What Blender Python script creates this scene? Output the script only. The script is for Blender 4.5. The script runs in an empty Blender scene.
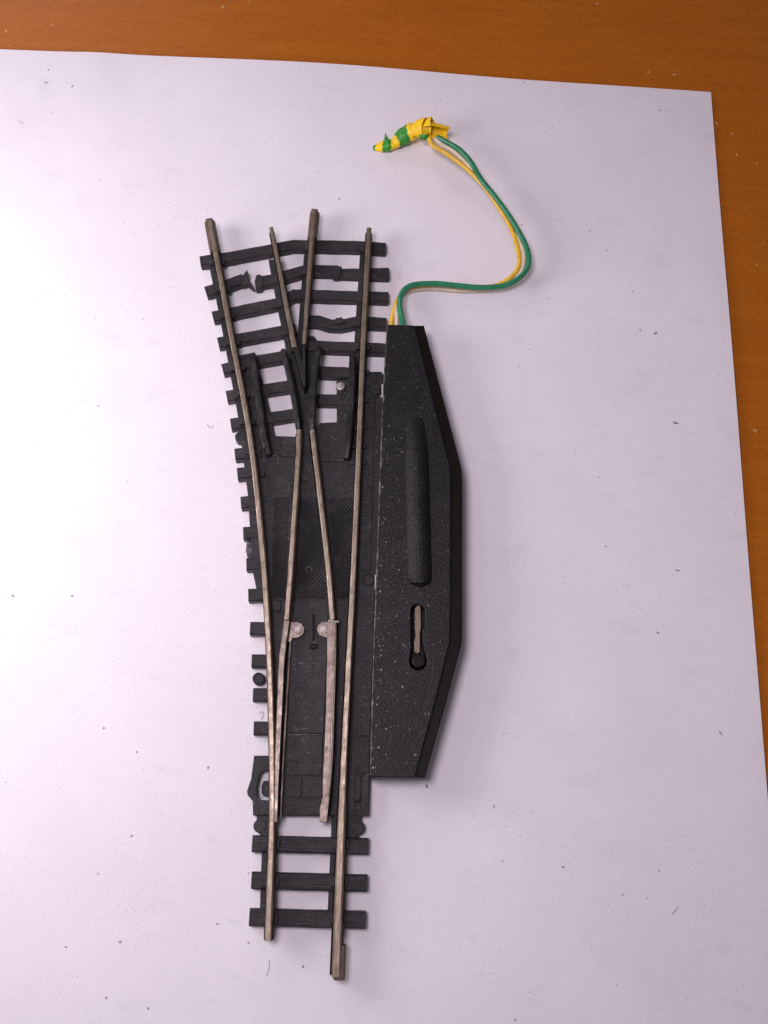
import bpy, bmesh, math, random
from mathutils import Vector, Matrix
random.seed(7)
S = 0.1                      # 1 unit = 1 cm; all sizes below are millimetres
scene = bpy.context.scene
COL = scene.collection

# ------------------------------------------------------------------ camera model
F = 1000.0
AX = Vector((0.9984298861, 0.0432581609, 0.0355878365)).normalized()
AY = Vector((0.0307078357, -0.9540298483, 0.2981343276)).normalized()
AX = (AX - AY * AX.dot(AY)).normalized()
AZ = AX.cross(AY)
CAM = Vector((-5.869, -49.167, 157.3056))

def at(px, py, z=0.0):
    """measured photo point -> real position (mm) on the level z above the sheet"""
    r = Vector((px - 384.0, py - 512.0, F))
    d = Vector((r.dot(AX), r.dot(AY), r.dot(AZ)))
    t = (z - CAM.z) / d.z
    p = CAM + d * t
    return (p.x, p.y)

def ats(pts, z=0.0):
    return [at(x, y, z) for x, y in pts]

cam_d = bpy.data.cameras.new("camera")
cam = bpy.data.objects.new("camera", cam_d)
COL.objects.link(cam)
R = Matrix((AX, AY, AZ)).transposed()       # columns: world axes seen in cv camera
Rw = R.transposed()                          # cv camera axes in world
M = Matrix((Rw.col[0], -Rw.col[1], -Rw.col[2])).transposed()
cam.matrix_world = Matrix.Translation(CAM * S) @ M.to_4x4()
cam_d.sensor_fit = 'VERTICAL'
cam_d.sensor_height = 24.0
cam_d.lens = 24.0 * F / 1024.0
cam_d.clip_start = 0.1
cam_d.clip_end = 1000
scene.camera = cam

# ------------------------------------------------------------------ materials
def new_mat(name):
    m = bpy.data.materials.new(name)
    m.use_nodes = True
    nt = m.node_tree
    return m, nt, nt.nodes["Principled BSDF"]

def node(nt, kind, **kw):
    n = nt.nodes.new(kind)
    for k, v in kw.items():
        if k in n.inputs.keys():
            n.inputs[k].default_value = v
        else:
            setattr(n, k, v)
    return n

def coords(nt, scale=(1, 1, 1), rot=(0, 0, 0)):
    tc = node(nt, "ShaderNodeTexCoord")
    mp = node(nt, "ShaderNodeMapping")
    mp.inputs["Scale"].default_value = scale
    mp.inputs["Rotation"].default_value = rot
    nt.links.new(tc.outputs["Object"], mp.inputs["Vector"])
    return mp.outputs["Vector"]

def noise(nt, vec, scale, detail=3, rough=0.5):
    n = node(nt, "ShaderNodeTexNoise", Scale=scale, Detail=detail, Roughness=rough)
    nt.links.new(vec, n.inputs["Vector"])
    return n.outputs["Fac"]

def ramp(nt, fac, stops):
    r = node(nt, "ShaderNodeValToRGB")
    els = r.color_ramp.elements
    while len(els) < len(stops):
        els.new(0.5)
    for e, (p, c) in zip(els, stops):
        e.position = p
        e.color = c if len(c) == 4 else (*c, 1)
    nt.links.new(fac, r.inputs["Fac"])
    return r.outputs["Color"]

def mix(nt, fac, a, b, mode='MIX'):
    n = node(nt, "ShaderNodeMix", data_type='RGBA', blend_type=mode)
    for sock, v in ((n.inputs[0], fac), (n.inputs[6], a), (n.inputs[7], b)):
        if isinstance(v, (int, float)):
            sock.default_value = v
        elif isinstance(v, tuple):
            sock.default_value = v if len(v) == 4 else (*v, 1)
        else:
            nt.links.new(v, sock)
    return n.outputs[2]

def bump(nt, bsdf, h, strength=0.3, dist=0.01, prev=None):
    b = node(nt, "ShaderNodeBump", Strength=strength, Distance=dist)
    nt.links.new(h, b.inputs["Height"])
    if prev is not None:
        nt.links.new(prev, b.inputs["Normal"])
    nt.links.new(b.outputs["Normal"], bsdf.inputs["Normal"])
    return b.outputs["Normal"]

def g(v):
    return (v, v, v, 1)

def plastic(name, base, rough, speck=0.0, grain=None, hatch=False, speck_scale=26, bump_s=0.35, bscale=40, spec=0.35, cloud=1.0, wear_y=None, streak=False):
    m, nt, b = new_mat(name)
    v = coords(nt)
    n1 = noise(nt, v, 6.0, 4, 0.6)
    col = ramp(nt, n1, [(0.3, tuple(c * 0.75 for c in base)), (0.7, tuple(c * 1.3 for c in base))])
    if speck > 0:
        sp = noise(nt, v, speck_scale, 2, 0.55)
        big = noise(nt, v, 1.6, 2, 0.5)
        lim = node(nt, "ShaderNodeMath", operation='MULTIPLY_ADD')
        nt.links.new(big, lim.inputs[0]); lim.inputs[1].default_value = 0.14
        nt.links.new(sp, lim.inputs[2])
        mask = ramp(nt, lim.outputs[0], [(0.80 - 0.04 * speck, g(0)), (0.86 - 0.04 * speck, g(1))])
        col = mix(nt, mask, col, (0.27, 0.265, 0.27))
        if wear_y is not None:
            sx = node(nt, "ShaderNodeSeparateXYZ")
            nt.links.new(v, sx.inputs[0])
            mr = node(nt, "ShaderNodeMapRange")
            nt.links.new(sx.outputs["Y"], mr.inputs["Value"])
            for k_, v_ in (("From Min", wear_y + 1.2), ("From Max", wear_y - 2.4), ("To Min", 0.0), ("To Max", 0.05)):
                mr.inputs[k_].default_value = v_
            ad = node(nt, "ShaderNodeMath", operation='ADD')
            nt.links.new(mr.outputs[0], ad.inputs[0])
            nt.links.new(noise(nt, v, 17, 3, 0.6), ad.inputs[1])
            col = mix(nt, ramp(nt, ad.outputs[0], [(0.73, g(0)), (0.82, g(0.8))]), col, (0.22, 0.215, 0.22))
            leather = ramp(nt, noise(nt, v, 24, 3, 0.6), [(0.42, g(0)), (0.66, g(1))])
            col = mix(nt, leather, col, mix(nt, 1.0, col, (2.6, 2.6, 2.6), 'MULTIPLY'))
        dust = ramp(nt, noise(nt, v, 3.2, 5, 0.7), [(0.5, g(0)), (0.85, g(0.10 * cloud))])
        col = mix(nt, dust, col, (0.4, 0.39, 0.4))
    nt.links.new(col, b.inputs["Base Color"])
    b.inputs["Roughness"].default_value = rough
    b.inputs["Specular IOR Level"].default_value = spec
    h = noise(nt, v, bscale, 4, 0.6)
    nn = bump(nt, b, h, bump_s, 0.012)
    if streak:
        sv_ = coords(nt, (3, 26, 3))
        st = ramp(nt, noise(nt, sv_, 2.0, 5, 0.7), [(0.40, g(0)), (0.75, g(0.55))])
        col = mix(nt, st, col, (0.045, 0.045, 0.047))
        nt.links.new(col, b.inputs["Base Color"])
        nn = bump(nt, b, noise(nt, sv_, 2.0, 5, 0.7), 0.5, 0.015, nn)
    if grain:
        gv = coords(nt, grain)
        nn = bump(nt, b, noise(nt, gv, 1.0, 5, 0.65), 0.8, 0.02, nn)
    if hatch:
        for a in (0.7, -0.7):
            w = node(nt, "ShaderNodeTexWave", Scale=7.0, wave_type='BANDS')
            nt.links.new(coords(nt, (1, 1, 1), (0, 0, a)), w.inputs["Vector"])
            nn = bump(nt, b, w.outputs["Fac"], 0.9, 0.012, nn)
            rid = ramp(nt, w.outputs["Fac"], [(0.72, g(0)), (0.95, g(0.35))])
            lit_wear = node(nt, "ShaderNodeMath", operation='MULTIPLY')
            nt.links.new(rid, lit_wear.inputs[0])
            nt.links.new(ramp(nt, noise(nt, v, 1.3, 4, 0.6), [(0.35, g(0.25)), (0.65, g(1))]), lit_wear.inputs[1])
            col = mix(nt, lit_wear.outputs[0], col, (0.105, 0.105, 0.11))  # paler ridges: light caught by the hatching put into colour, with wear
        nt.links.new(col, b.inputs["Base Color"])
    return m

BLK = (0.0068, 0.0068, 0.0074)
M_SLEEPER = plastic("sleeper_plastic", (0.0195, 0.0172, 0.019), 0.45, 0.35, grain=(1.5, 45, 20))
M_BASE = plastic("base_plastic", BLK, 0.5, 1.0, speck_scale=32, bump_s=0.9, bscale=28, spec=0.38, streak=True)
M_HATCH = plastic("hatched_plastic", (0.014, 0.014, 0.015), 0.45, 0.5, hatch=True)
M_RAISED = plastic("guard_plastic", (0.009, 0.0088, 0.0093), 0.42, 0.3)
M_HOUSING = plastic("housing_plastic", (0.0036, 0.0036, 0.0039), 0.42, 0.3, speck_scale=34, bump_s=1.0, bscale=30, spec=0.28, cloud=0.3, wear_y=-1.6)
M_FLANGE = plastic("smooth_plastic", (0.0065, 0.0043, 0.0036), 0.4, 0.0, bump_s=0.08, spec=0.14)
def worn_glint_mat():
    m, nt, b = new_mat("worn_glint_edge")
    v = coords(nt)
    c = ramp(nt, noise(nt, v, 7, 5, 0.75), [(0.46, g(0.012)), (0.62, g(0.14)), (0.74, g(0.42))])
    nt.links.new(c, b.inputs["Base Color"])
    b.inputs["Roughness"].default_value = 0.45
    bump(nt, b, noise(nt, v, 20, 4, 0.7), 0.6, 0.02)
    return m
M_WORN_GLINT = worn_glint_mat()  # pale edge colour: lit-edge glint painted in, with worn patches
M_FLECK = plastic("worn_fleck", (0.30, 0.295, 0.30), 0.5, 0.0)
M_SCUFF = plastic("scuffed_plastic", (0.07, 0.07, 0.072), 0.5, 0.0)
M_GAP_SLIVER = plastic("gap_sliver_pale", (0.5, 0.48, 0.5), 0.5, 0.0)  # pale stand-in for paper showing in the motor gap

def metal(name, c, c2, rough, metallic=0.75):
    m, nt, b = new_mat(name)
    v = coords(nt)
    lv = coords(nt, (22, 1.6, 4))
    f1 = noise(nt, lv, 2.0, 5, 0.65)
    col = ramp(nt, f1, [(0.28, c2), (0.66, c)])
    grime = ramp(nt, noise(nt, v, 9, 5, 0.7), [(0.54, g(0)), (0.74, g(0.7))])
    col = mix(nt, grime, col, tuple(k * 0.35 for k in c2))
    nt.links.new(col, b.inputs["Base Color"])
    b.inputs["Metallic"].default_value = metallic
    rg = ramp(nt, noise(nt, v, 14, 4, 0.6), [(0.3, g(rough - 0.1)), (0.7, g(rough + 0.12))])
    nt.links.new(rg, b.inputs["Roughness"])
    bump(nt, b, noise(nt, lv, 6, 3, 0.6), 0.25, 0.006)
    return m

M_RAIL = metal("nickel_silver_rail", (0.36, 0.30, 0.23), (0.16, 0.128, 0.092), 0.43, 0.82)
M_RAILSIDE = metal("tarnished_rail_side", (0.15, 0.105, 0.07), (0.055, 0.038, 0.027), 0.6, 0.3)
M_BLADE = metal("steel_blade", (0.235, 0.195, 0.162), (0.13, 0.103, 0.085), 0.42, 0.8)
M_RIVET = metal("rivet_metal", (0.45, 0.40, 0.39), (0.28, 0.24, 0.23), 0.45, 0.5)
M_LEVER = metal("brass_lever", (0.27, 0.205, 0.15), (0.2, 0.145, 0.105), 0.5, 0.3)

def soft_plastic(name, c, c2, rough=0.24):
    m, nt, b = new_mat(name)
    v = coords(nt)
    nt.links.new(ramp(nt, noise(nt, v, 8, 4, 0.6), [(0.35, c2), (0.65, c)]), b.inputs["Base Color"])
    b.inputs["Roughness"].default_value = rough
    b.inputs["Subsurface Weight"].default_value = 0.05
    b.inputs["Subsurface Radius"].default_value = (0.05, 0.04, 0.03)
    bump(nt, b, noise(nt, v, 22, 3, 0.5), 0.15, 0.01)
    return m

M_GREEN = soft_plastic("green_insulation", (0.03, 0.25, 0.115), (0.018, 0.17, 0.08))
M_YELLOW = soft_plastic("yellow_insulation", (0.82, 0.52, 0.045), (0.66, 0.40, 0.035))
M_WHITE = soft_plastic("cream_insulation", (0.66, 0.58, 0.44), (0.56, 0.48, 0.36))
M_TAPEG = soft_plastic("green_tape", (0.035, 0.30, 0.022), (0.022, 0.21, 0.02), 0.42)
M_TAPEY = soft_plastic("yellow_tape", (0.95, 0.66, 0.010), (0.85, 0.53, 0.008), 0.42)

def paper_mat():
    m, nt, b = new_mat("white_paper")
    v = coords(nt)
    base = ramp(nt, noise(nt, v, 0.55, 5, 0.6), [(0.3, (0.80, 0.77, 0.80)), (0.7, (0.85, 0.82, 0.85))])
    # grey fingerprints / rubbed dirt with shapes of their own
    sm = ramp(nt, noise(nt, coords(nt, (1, 1.6, 1)), 1.1, 6, 0.72), [(0.57, g(0)), (0.76, g(0.22))])
    base = mix(nt, sm, base, (0.42, 0.40, 0.43))
    fine = noise(nt, v, 22, 3, 0.6)
    big = noise(nt, v, 1.4, 3, 0.6)
    mm = node(nt, "ShaderNodeMath", operation='MULTIPLY_ADD')
    nt.links.new(big, mm.inputs[0]); mm.inputs[1].default_value = 0.25
    nt.links.new(fine, mm.inputs[2])
    sp = ramp(nt, mm.outputs[0], [(0.76, g(0)), (0.87, g(0.42))])
    base = mix(nt, sp, base, (0.40, 0.37, 0.41))
    fl = ramp(nt, noise(nt, coords(nt, (60, 60, 1)), 1.0, 2, 0.5), [(0.64, g(0)), (0.71, g(0.22))])
    base = mix(nt, fl, base, (0.35, 0.33, 0.36))
    gr = ramp(nt, noise(nt, v, 55, 3, 0.7), [(0.3, g(0.86)), (0.7, g(1.0))])
    base = mix(nt, 1.0, base, gr, 'MULTIPLY')
    nt.links.new(base, b.inputs["Base Color"])
    b.inputs["Roughness"].default_value = 0.85
    b.inputs["Specular IOR Level"].default_value = 0.2
    n0 = bump(nt, b, noise(nt, v, 34, 4, 0.65), 0.22, 0.01)
    bump(nt, b, noise(nt, v, 2.0, 3, 0.5), 0.10, 0.05, n0)
    return m

def wood_mat():
    m, nt, b = new_mat("varnished_wood")
    sv = coords(nt, (0.35, 3.2, 1), (0, 0, -0.03))
    base = ramp(nt, noise(nt, sv, 1.3, 6, 0.6), [(0.25, (0.40, 0.112, 0.005)), (0.5, (0.44, 0.126, 0.006)), (0.78, (0.49, 0.145, 0.008))])
    pv = coords(nt, (3.2, 24, 1), (0, 0, -0.05))
    pores = ramp(nt, noise(nt, pv, 2.2, 3, 0.5), [(0.57, g(0)), (0.68, g(0.6))])
    base = mix(nt, pores, base, (0.156, 0.0468, 0.0078))
    fine = ramp(nt, noise(nt, coords(nt, (1, 9, 1)), 9, 4, 0.7), [(0.4, g(0.0)), (0.7, g(0.42))])
    base = mix(nt, fine, base, (0.26, 0.0858, 0.0117))
    nt.links.new(base, b.inputs["Base Color"])
    b.inputs["Roughness"].default_value = 0.36
    b.inputs["Specular IOR Level"].default_value = 0.2
    bump(nt, b, noise(nt, pv, 3, 4, 0.6), 0.12, 0.01)
    return m

M_PAPER = paper_mat()
M_WOOD = wood_mat()

def flat_mat(name, c, rough=0.7):
    m, nt, b = new_mat(name)
    nt.links.new(ramp(nt, noise(nt, coords(nt), 10, 3, 0.6), [(0.3, tuple(k * 0.7 for k in c)), (0.7, tuple(k * 1.3 for k in c))]), b.inputs["Base Color"])
    b.inputs["Roughness"].default_value = rough
    return m

M_DUST = flat_mat("grey_dust", (0.33, 0.30, 0.33))
M_CRUMB = flat_mat("pale_crumb", (0.50, 0.27, 0.09), 0.4)

# ------------------------------------------------------------------ mesh helpers
class MB:
    """collects pieces (mm) and links them as ONE mesh object"""
    def __init__(self):
        self.v, self.f, self.m, self.mats = [], [], [], []
    def slot(self, mat):
        if mat not in self.mats:
            self.mats.append(mat)
        return self.mats.index(mat)
    def add(self, verts, faces, mat):
        o, k = len(self.v), self.slot(mat)
        self.v += [tuple(p) for p in verts]
        for f in faces:
            self.f.append([i + o for i in f]); self.m.append(k)
    def add_bm(self, bm, mat):
        bm.verts.index_update()
        self.add([v.co[:] for v in bm.verts], [[v.index for v in f.verts] for f in bm.faces], mat)
        bm.free()
    def build(self, name, parent=None, smooth=False, origin=None):
        me = bpy.data.meshes.new(name)
        off = Vector(origin) if origin is not None else Vector((0, 0, 0))
        me.from_pydata([((Vector(p) - off) * S)[:] for p in self.v], [], self.f)
        for mt in self.mats:
            me.materials.append(mt)
        for p, k in zip(me.polygons, self.m):
            p.material_index = k
            p.use_smooth = smooth
        bm = bmesh.new(); bm.from_mesh(me)
        bmesh.ops.recalc_face_normals(bm, faces=bm.faces)
        bm.to_mesh(me); bm.free()
        me.update()
        o = bpy.data.objects.new(name, me)
        COL.objects.link(o)
        o.location = off * S
        if parent is not None:
            o.parent = parent
        return o

def prism(mb, poly, z0, z1, mat, bevel=0.1, topmat=None):
    bm = bmesh.new()
    bot = [bm.verts.new((x, y, z0)) for x, y in poly]
    top = [bm.verts.new((x, y, z1)) for x, y in poly]
    n = len(poly)
    bm.faces.new(bot[::-1])
    tf = bm.faces.new(top)
    for i in range(n):
        bm.faces.new((bot[i], bot[(i + 1) % n], top[(i + 1) % n], top[i]))
    bmesh.ops.recalc_face_normals(bm, faces=bm.faces)
    if bevel:
        ed = [e for e in bm.edges if all(v.co.z > (z0 + z1) / 2 for v in e.verts)]
        bmesh.ops.bevel(bm, geom=ed, offset=bevel, segments=2, affect='EDGES', profile=0.6, clamp_overlap=True)
    mb.add_bm(bm, mat)

def smooth_path(pts, n=6):
    """Catmull-Rom through points of any dimension"""
    pts = [Vector(p) for p in pts]
    if len(pts) < 3:
        return pts
    out = []
    for i in range(len(pts) - 1):
        p0 = pts[i - 1] if i else pts[0] * 2 - pts[1]
        p1, p2 = pts[i], pts[i + 1]
        p3 = pts[i + 2] if i + 2 < len(pts) else pts[-1] * 2 - pts[-2]
        for k in range(n):
            t = k / n
            out.append(0.5 * ((2 * p1) + (p2 - p0) * t + (2 * p0 - 5 * p1 + 4 * p2 - p3) * t * t + (3 * p1 - p0 - 3 * p2 + p3) * t ** 3))
    out.append(pts[-1])
    return out

def sweep(mb, path, prof, mats, widths=None, dz=None, jitter=0.0):
    """sweep a closed profile [(offset to the right, z)] along a level path [(x, y)]; mats: one, or one per profile edge"""
    path = [Vector((p[0], p[1])) for p in path]
    n, k = len(path), len(prof)
    verts = []
    for i, p in enumerate(path):
        t = (path[min(i + 1, n - 1)] - path[max(i - 1, 0)]).normalized()
        r = Vector((t.y, -t.x))
        w = widths[i] if widths else 1.0
        zz = dz[i] if dz else 0.0
        for ox, z in prof:
            j = random.uniform(-jitter, jitter)
            q = p + r * (ox * w + j)
            verts.append((q.x, q.y, z + (zz if z > 0.6 else 0) + random.uniform(-jitter, jitter) * (z > 0.6)))
    for e in range(k):
        faces = [[i * k + e, (i + 1) * k + e, (i + 1) * k + (e + 1) % k, i * k + (e + 1) % k] for i in range(n - 1)]
        mb.add(verts, [], mats if not isinstance(mats, (list, tuple)) else mats[e]) if False else None
        mt = mats[e] if isinstance(mats, (list, tuple)) else mats
        sweep_add(mb, verts, faces, mt, e == 0)
    mt = mats[0] if isinstance(mats, (list, tuple)) else mats
    sweep_add(mb, verts, [list(range(k)), list(range((n - 1) * k, n * k))[::-1]], mt, False)

_base = [0]
def sweep_add(mb, verts, faces, mat, first):
    if first:
        _base[0] = len(mb.v)
        mb.v += [tuple(p) for p in verts]
    kk = mb.slot(mat)
    for f in faces:
        mb.f.append([i + _base[0] for i in f]); mb.m.append(kk)

def box_prof(w, z0, z1, c=0.15, off=0.0):
    h = w / 2
    return [(off - h, z0), (off - h, z1 - c), (off - h + c, z1), (off + h - c, z1), (off + h, z1 - c), (off + h, z0)]

def tube(mb, path, radii, mat, seg=12, mat_fn=None, cap=True, flat=1.0):
    pts = [Vector(p) for p in path]
    n = len(pts)
    up = Vector((0, 0, 1))
    verts = []
    for i, p in enumerate(pts):
        t = (pts[min(i + 1, n - 1)] - pts[max(i - 1, 0)]).normalized()
        a = t.cross(up).normalized(); b = a.cross(t).normalized()
        r = radii[i] if isinstance(radii, (list, tuple)) else radii
        for s in range(seg):
            an = 2 * math.pi * s / seg
            verts.append(p + a * (math.cos(an) * r) + b * (math.sin(an) * r * flat))
    o = len(mb.v)
    mb.v += [tuple(v) for v in verts]
    for i in range(n - 1):
        for s in range(seg):
            mt = mat_fn(i / (n - 1), s / seg) if mat_fn else mat
            mb.f.append([o + i * seg + s, o + i * seg + (s + 1) % seg, o + (i + 1) * seg + (s + 1) % seg, o + (i + 1) * seg + s])
            mb.m.append(mb.slot(mt))
    if cap:
        mt = mat_fn(0, 0) if mat_fn else mat
        mb.f.append([o + s for s in range(seg)][::-1]); mb.m.append(mb.slot(mt))
        mb.f.append([o + (n - 1) * seg + s for s in range(seg)]); mb.m.append(mb.slot(mt))

def disc(mb, cx, cy, r, z0, z1, mat, bevel=0.12, seg=24, ex=1.0):
    prism(mb, [(cx + r * math.cos(2 * math.pi * i / seg), cy + r * ex * math.sin(2 * math.pi * i / seg)) for i in range(seg)], z0, z1, mat, bevel)

def ring(mb, cx, cy, r, w, z, h, mat, seg=24):
    pts = [(cx + r * math.cos(2 * math.pi * i / seg), cy + r * math.sin(2 * math.pi * i / seg), z) for i in range(seg + 1)]
    tube(mb, pts, w, mat, 8, cap=False, flat=h)

def empty(name, loc, label, cat):
    o = bpy.data.objects.new(name, None)
    COL.objects.link(o)
    o.location = Vector(loc) * S
    o.empty_display_size = 0.5
    o["label"] = label; o["category"] = cat
    return o

# ------------------------------------------------------------------ table and paper
mb = MB()
mb.add([(-500, -500, -0.6), (500, -500, -0.6), (500, 500, -0.6), (-500, 500, -0.6),
        (-500, -500, -25), (500, -500, -25), (500, 500, -25), (-500, 500, -25)],
       [(0, 1, 2, 3), (7, 6, 5, 4), (0, 4, 5, 1), (1, 5, 6, 2), (2, 6, 7, 3), (3, 7, 4, 0)], M_WOOD)
table = mb.build("table_top"); table["kind"] = "structure"

def sstep(a, b, x):
    t = max(0.0, min(1.0, (x - a) / (b - a)))
    return t * t * (3 - 2 * t)

PX0, PX1, PY0, PY1 = -149.4, 60.55, -209.2, 87.75
def paper_z(x, y):
    top = sstep(58, 88, y)
    z = 1.55 * top * math.exp(-((x + 20) / 42.0) ** 2)            # far edge bows up a little
    z += 0.25 * top * math.exp(-((x + 57) / 5.5) ** 2)            # short crease near the far edge
    z += 0.2 * sstep(48, 60.5, x) * (0.7 + 0.3 * math.sin(y * 0.05 + 1)) * (1 - 0.8 * sstep(70, 88, y))
    z += 0.12 * math.exp(-(((x + 62) / 12) ** 2 + ((y - 22) / 15) ** 2))
    flat = max(sstep(8, 30, abs(x + 8)), sstep(60, 75, y))
    z += 0.11 * flat * (math.sin(x * 0.11 + y * 0.03) + math.sin(y * 0.09 - x * 0.02))
    return z - 0.05
mb = MB()
nx, ny = 150, 200
xs = [PX0 + (PX1 - PX0) * i / nx for i in range(nx + 1)]
ys = [PY0 + (PY1 - PY0) * j / ny for j in range(ny + 1)]
vt = []
for y in ys:
    for x in xs:
        vt.append((x, y, paper_z(x, y)))
n1 = len(vt)
vt += [(x, y, z - 0.11) for x, y, z in vt]
fs = []
W = nx + 1
for j in range(ny):
    for i in range(nx):
        a = j * W + i
        fs.append((a, a + 1, a + W + 1, a + W))
        fs.append((n1 + a, n1 + a + W, n1 + a + W + 1, n1 + a + 1))
rim = [i for i in range(W)] + [j * W + nx for j in range(1, ny + 1)] + [ny * W + i for i in range(nx - 1, -1, -1)] + [j * W for j in range(ny - 1, 0, -1)]
n_smooth = len(fs)
for i in range(len(rim)):
    a, b = rim[i], rim[(i + 1) % len(rim)]
    k = len(vt)
    vt += [vt[a], vt[n1 + a], vt[n1 + b], vt[b]]
    fs.append((k, k + 1, k + 2, k + 3))
mb.add(vt, fs, M_PAPER)
paper = mb.build("paper_sheet", smooth=True, origin=(-44.4, -60, 0))
for p in list(paper.data.polygons)[n_smooth:]:
    p.use_smooth = False
paper["label"] = "white sheet of paper lying on the brown wooden table under the track"
paper["category"] = "paper"

# ------------------------------------------------------------------ turnout
T = empty("railway_turnout", (-10, -8, 0), "black model railway turnout with tarnished metal rails lying on the white paper", "model track")
TO = Vector((-10, -8, 0))
def tbuild(mb, name, smooth=False, parent=None):
    o = mb.build(name, None, smooth)
    p = parent or T
    o.parent = p
    o.matrix_parent_inverse = Matrix.Translation(-(TO * S)) if p is T else Matrix.Identity(4)
    return o

SW = 2.05
def sleeper(px, w=SW, z1=1.9, jitter=0.03, name="sleeper", extra=None):
    mb = MB()
    if px[0][1] < 440:
        px = [(x, y - 2.0) for x, y in px]; z1 = 1.6
    pts = ats(px, z1)
    fine = []
    for a, b in zip(pts, pts[1:]):
        L = math.hypot(b[0] - a[0], b[1] - a[1]); k = max(1, int(L / 1.2))
        fine += [(a[0] + (b[0] - a[0]) * i / k, a[1] + (b[1] - a[1]) * i / k) for i in range(k)]
    fine.append(pts[-1])
    if isinstance(w, (list, tuple)):
        ww = [w[0] + (w[1] - w[0]) * i / (len(fine) - 1) for i in range(len(fine))]
        sweep(mb, fine, box_prof(1.0, 0.08, z1, 0.14), M_SLEEPER, widths=ww, jitter=jitter)
    else:
        sweep(mb, fine, box_prof(w, 0.08, z1, 0.2), M_SLEEPER, jitter=jitter)
    if extra:
        extra(mb)
    return tbuild(mb, name)

# far-end rows: bent where the two routes meet
sleeper([(200, 262.7), (222.8, 259.5), (269.3, 251), (293.4, 246.3), (306.2, 246.6), (321.3, 246.6), (362.3, 247.6), (386, 249.3)])
def jag_a(mb):
    prism(mb, ats([(240, 276), (243.5, 274.5), (247, 269.5), (248.8, 274), (248.2, 279), (251.5, 283.5), (254.6, 288.4), (252.6, 287.4), (248, 283.5), (242, 285)], 1.7), 0.3, 1.7, M_SLEEPER, 0.12)
sleeper([(205.6, 293), (217.3, 289.8), (243.5, 280)], extra=jag_a).__setitem__("label", "broken sleeper end with a jagged torn tip")
def jag_b(mb):
    prism(mb, ats([(254.5, 281), (256, 275.2), (260, 274), (264, 278), (262, 288), (256, 289)], 1.75), 0.2, 1.75, M_SLEEPER, 0.15)
    prism(mb, ats([(333, 267.5), (336, 264.8), (338, 266.5), (341, 265.6), (342, 268), (341, 273), (338.5, 276.5), (333, 276)], 1.95), 0.3, 1.95, M_SLEEPER, 0.12)
sleeper([(258, 283.2), (272, 281), (306.2, 271.2), (324, 271.5), (338.6, 271.9)], extra=jag_b)
sleeper([(339, 274.6), (345, 274.4), (389, 274.8)], [1.6, 2.15])
sleeper([(212.6, 318.2), (239.2, 312.4), (280.2, 304), (294, 296), (307.6, 296), (318.5, 296.6), (388.6, 298.6)])
sleeper([(218, 344.4), (244.7, 339.2), (285.7, 331.8), (296, 330)])
def jag_c(mb):
    prism(mb, ats([(334, 320), (336.4, 317.4), (338.5, 317.9), (341, 316.6), (343, 318.4), (345, 321.5), (340, 324), (335, 323.5)], 1.95), 0.3, 1.95, M_SLEEPER, 0.12)
sleeper([(306, 322), (318.5, 322.3), (330, 325.8), (340, 326.6), (350, 324.6), (358.2, 322.8), (386.5, 324.6)], extra=jag_c)
sleeper([(222.4, 370.9), (258.4, 362), (290, 356.5)])
sleeper([(306, 347), (321.3, 347.8), (359.5, 349.2), (386.6, 350.2)])
sleeper([(226.5, 398), (261, 392), (295, 386.5)])
sleeper([(312, 372.8), (324, 373.2), (352, 374.4)])
sleeper([(230.6, 425.7), (266.6, 420.2), (299, 415)])
sleeper([(312, 400.8), (321.3, 401.1), (352, 402)])
# short sleeper ends standing out from the moulded base on the near-left side
for (x0, x1, y0, y1) in [(234.8, 256, 447, 461), (237.2, 256, 466.5, 480), (240.8, 256, 495.5, 509.5), (243.2, 258, 526, 539.6),
                         (246.3, 258, 557.5, 570.5), (248.2, 262, 588.5, 601.4), (250, 268, 621.5, 635), (251.6, 270, 654, 667.5),
                         (252.9, 271, 687.8, 701.3), (253.6, 272, 721.2, 735)]:
    yc = (y0 + y1) / 2
    sl = -0.10 if y0 < 520 else (-0.05 if y0 < 600 else 0.01)
    sleeper([(x0, yc), (x1, yc + sl * (x1 - x0))], 2.05)
# near end full sleepers
for y, x0, x1 in [(843.5, 252, 368), (880.5, 251.3, 367), (917.5, 249.2, 365.4)]:
    sleeper([(x0, y), ((x0 + x1) / 2, y + 1.4), (x1, y + 2.8)], 2.35)

# moulded base: several flush slabs in one piece
mb = MB()
Z = 2.0
def pz(px, z0, z1, mat=M_BASE, bevel=0.1):
    prism(mb, ats(px, z1), z0, z1, mat, bevel)
# strips under the rails (between the sleepers)
def web(px, a, b, z1=1.2):
    sweep(mb, smooth_path(ats(px, 4.0), 4), [(a, 0.12), (a, z1 - 0.1), (a + 0.1, z1), (b - 0.1, z1), (b, z1 - 0.1), (b, 0.12)], M_BASE, jitter=0.02)
web([(214, 250), (222, 289), (230.2, 329.5), (241, 388), (250.5, 440)], -0.3, 1.4)
web([(275.5, 250), (283, 289), (291.2, 329.5), (297, 355)], -0.25, 1.4, 1.22)
web([(311.6, 245), (308.2, 289), (305, 329.5), (304, 355)], -0.3, 1.4, 1.24)
web([(368.4, 245), (365.6, 290), (363.2, 329.5), (360.8, 388)], -0.25, 1.4)
web([(271.6, 812), (270.8, 850), (268.6, 920)], -0.25, 1.5)
web([(342, 812), (340.3, 859), (337.6, 922)], -0.3, 1.5)
# crossing area
pz([(285, 346), (289, 365), (293, 390), (297, 437), (316, 437), (317, 400), (321, 346), (314, 336), (300, 336)], 0.12, 1.15, bevel=0.08)
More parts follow.
